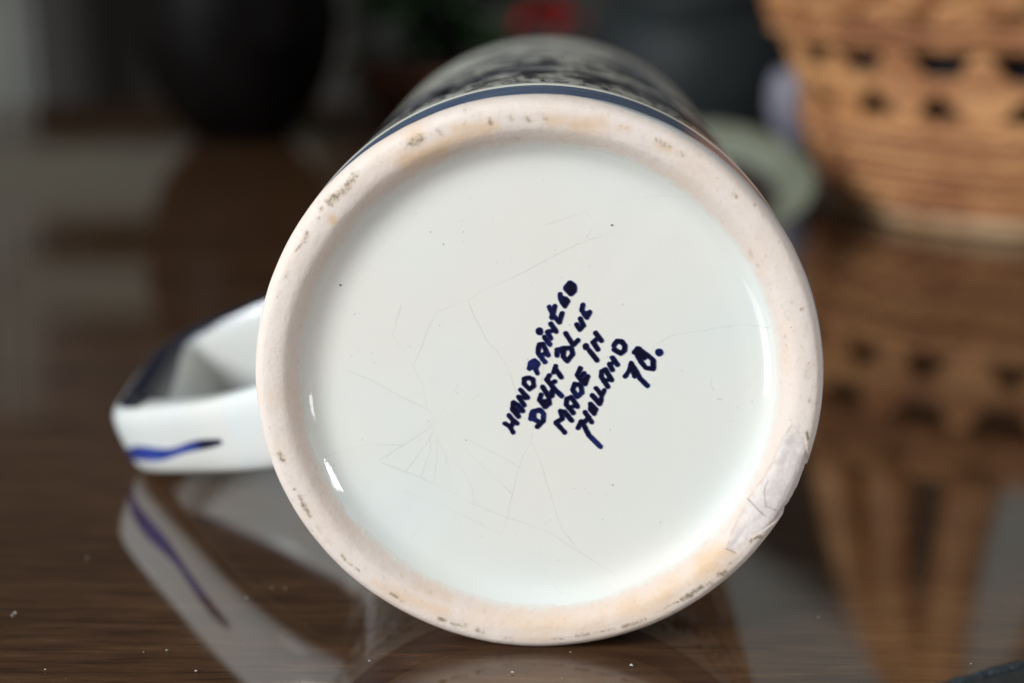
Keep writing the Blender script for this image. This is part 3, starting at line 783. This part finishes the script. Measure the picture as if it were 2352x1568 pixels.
# dark slate jar behind the mug on the right, with a tilted pale-rimmed saucer before it
jr = empty("slate_jar", (.094, .865, 0))
tag(jr, "low dark slate glazed jar behind the mug, left of the basket", "jar")
jp = catmull([(.001, 0), (4.2, 0), (4.6, .4), (5.6, 2.2), (5.9, 4.2), (5.5, 6.0), (4.6, 6.9), (4.4, 7.2), (4.6, 7.4), (4.5, 7.5), (4.1, 7.2)], 6)
link("body", lathe_z([(max(.0002, r * CM), z * CM) for r, z in jp], 72), MAT_SLATE, jr)
lidj = link("lid", lathe_z([(.0465, .0735), (.0462, .0765), (.036, .0835), (.018, .088), (.006, .089)], 64), MAT_SLATE, jr)
link("knob", lathe_z([(.006, .0885), (.0055, .092), (.009, .096), (.009, .100), (.005, .103), (.0003, .1035)], 32), MAT_SLATE, lidj)
sc = empty("saucer", (0, 0, 0))
tag(sc, "pale sage rimmed saucer tilted against the dark jar", "saucer")
c = at_depth(1628, 425, .64); sc.location = c
sc.rotation_euler = (math.radians(24), 0, 0)
link("rim", lathe_z([(.0255, -.0035), (.0275, -.0005), (.0375, .0045), (.0385, .0040), (.0380, .0030), (.0280, -.0028), (.022, -.0055)], 80), MAT_SAUCER, sc)
link("well", lathe_z([(.0003, -.0042), (.020, -.0042), (.0256, -.0034)], 64), MAT_SAUCER_IN, sc)
link("foot", lathe_z([(.022, -.0055), (.0185, -.0065), (.018, -.0085), (.0170, -.0085), (.0168, -.0060), (.0003, -.0058)], 64), MAT_SAUCER, sc)

# small lavender cup added in place of a highlight between jar and basket
cu = empty("highlight_cup", (.1275, .80, 0))
tag(cu, "small lavender cup standing in for a highlight between the dark jar and the basket", "cup")
link("body", lathe_z([(.0003, .0), (.007, .0), (.0075, .002), (.004, .006), (.0045, .014), (.0095, .020), (.0118, .028), (.0112, .038), (.0088, .044), (.0083, .0445), (.008, .044), (.0100, .037), (.0105, .028), (.008, .021), (.0003, .018)], 48), MAT_LAVENDER, cu)

# ------------------------------------------------------------------ black fabric case at the lower right corner
cs = empty("fabric_case", (.10, .22, 0))
tag(cs, "black fabric case with fuzzy piped edge at the lower right corner", "case")
zt = .010
A = on_height(2165, 1572, zt); B = on_height(2258, 1545, zt); C = on_height(2356, 1521, zt); D = on_height(2470, 1498, zt); E0 = on_height(2080, 1602, zt)
edge = catmull([tuple(E0), tuple(A), tuple(B), tuple(C), tuple(D)], 10)
edge = [Vector(e) - Vector((.10, .22, 0)) for e in edge]
dirn = (edge[-1] - edge[0]).normalized(); back = Vector((dirn.y, -dirn.x, 0))
vs = []; n = len(edge)
prof_c = [(.0, -.0095), (.0004, -.001), (.0012, .0), (.006, .0012), (.03, .0020), (.06, .0010), (.062, -.0095)]
for e in edge:
    for d_, z_ in prof_c: vs.append(e + back * d_ + Vector((0, 0, z_)))
m = len(prof_c); fs = []
for i in range(n - 1):
    for k in range(m - 1): fs.append((i * m + k, i * m + k + 1, (i + 1) * m + k + 1, (i + 1) * m + k))
fs.append(tuple(range(m))); fs.append(tuple(reversed(range((n - 1) * m, n * m))))
link("cover", mesh_from(vs, fs), MAT_CLOTH, cs)
pts = []
for i, e in enumerate(edge):
    pts.append(e + Vector((0, 0, -.0002)) + back * .0006 + Vector((random.uniform(-1, 1), random.uniform(-1, 1), random.uniform(-1, 1))) * .00012)
link("piping", tube_mesh(pts, [.0010 + random.uniform(-.00012, .00012) for _ in pts], 10), MAT_PIPING, cs)

# ------------------------------------------------------------------ dust flecks on the table
vs, fs = [], []
flecks = [(1450,1530,.040),(1177,1546,.025),(35,1410,.030),(28,1416,.02),(201,1283,.022),(566,1375,.026),(383,1496,.024),(450,1543,.028),(104,1540,.020),(848,1520,.018),(330,1500,.012),(624,1352,.016),(655,1354,.016),(1310,1500,.014),(1290,1560,.01),(1880,1420,.016),(2230,1527,.018)]
for k in range(22): flecks.append((random.uniform(0, 2352), random.uniform(1050, 1568), random.uniform(.002, .007)))
for u, v_, s in flecks:
    c = on_height(u, v_, 0); n0 = len(vs)
    if math.hypot(c.x - .004, 0) < .03 and c.y > .268: continue
    for k in range(6):
        a = k * math.pi / 3; rr = s * CM * random.uniform(.5, 1.1); vs.append((c.x + rr * math.cos(a) * 1.3, c.y + rr * math.sin(a), .0003))
    vs.append((c.x, c.y, .0003 + s * CM * .6))
    for k in range(6): fs.append((n0 + k, n0 + (k + 1) % 6, n0 + 6))
dust = link("dust", mesh_from(vs, fs), MAT_DUST, smooth=False)
tag(dust, "scattered white dust flecks on the table top", "dust", kind="stuff")

# ------------------------------------------------------------------ dark cabinet far behind on the left (seen mostly as a reflection in the table)
cb = empty("display_cabinet", (-.95, 2.05, -.75))
tag(cb, "tall dark cabinet with sage painted frame, far behind on the left", "cabinet")
def cpart(name, x0, x1, y0, y1, z0, z1, mat):
    return link(name, box_mesh(x0 + .95, x1 + .95, y0 - 2.05, y1 - 2.05, z0 + .75, z1 + .75, .003), mat, cb, smooth=False)
cpart("back_panel", -1.5, -.20, 2.22, 2.27, -.74, 1.6, MAT_CABINET)
cpart("rail", -.70, -.22, 1.98, 2.21, .150, .232, MAT_FRAME)
cpart("shelf", -.575, -.38, 1.98, 2.21, .285, .345, MAT_FRAME)
cpart("cornice", -1.5, -.20, 2.00, 2.21, 1.40, 1.6, MAT_CABINET)

# ------------------------------------------------------------------ narrow pale curtain hanging far behind at the left edge
vs, fs = [], []
nxc, nzc = 60, 24
for j in range(nzc + 1):
    z = -.40 + .87 * j / nzc
    for i in range(nxc + 1):
        t = i / nxc; spread = 1 + .22 * j / nzc
        x = -.575 - .022 * j / nzc + (t - .5) * .075 * spread
        y = 2.0 + .012 * math.sin(t * 22 + .5 * math.sin(z * 6)) 
        vs.append((x + .575, y - 2.0, z))
for j in range(nzc):
    for i in range(nxc): fs.append((j * (nxc + 1) + i, j * (nxc + 1) + i + 1, (j + 1) * (nxc + 1) + i + 1, (j + 1) * (nxc + 1) + i))
cur = link("curtain", mesh_from(vs, fs), MAT_CURTAIN); cur.location = (-.575, 2.0, 0)
so = cur.modifiers.new("thickness", 'SOLIDIFY'); so.thickness = .002
tag(cur, "narrow pale curtain hanging far behind at the left edge", "curtain")
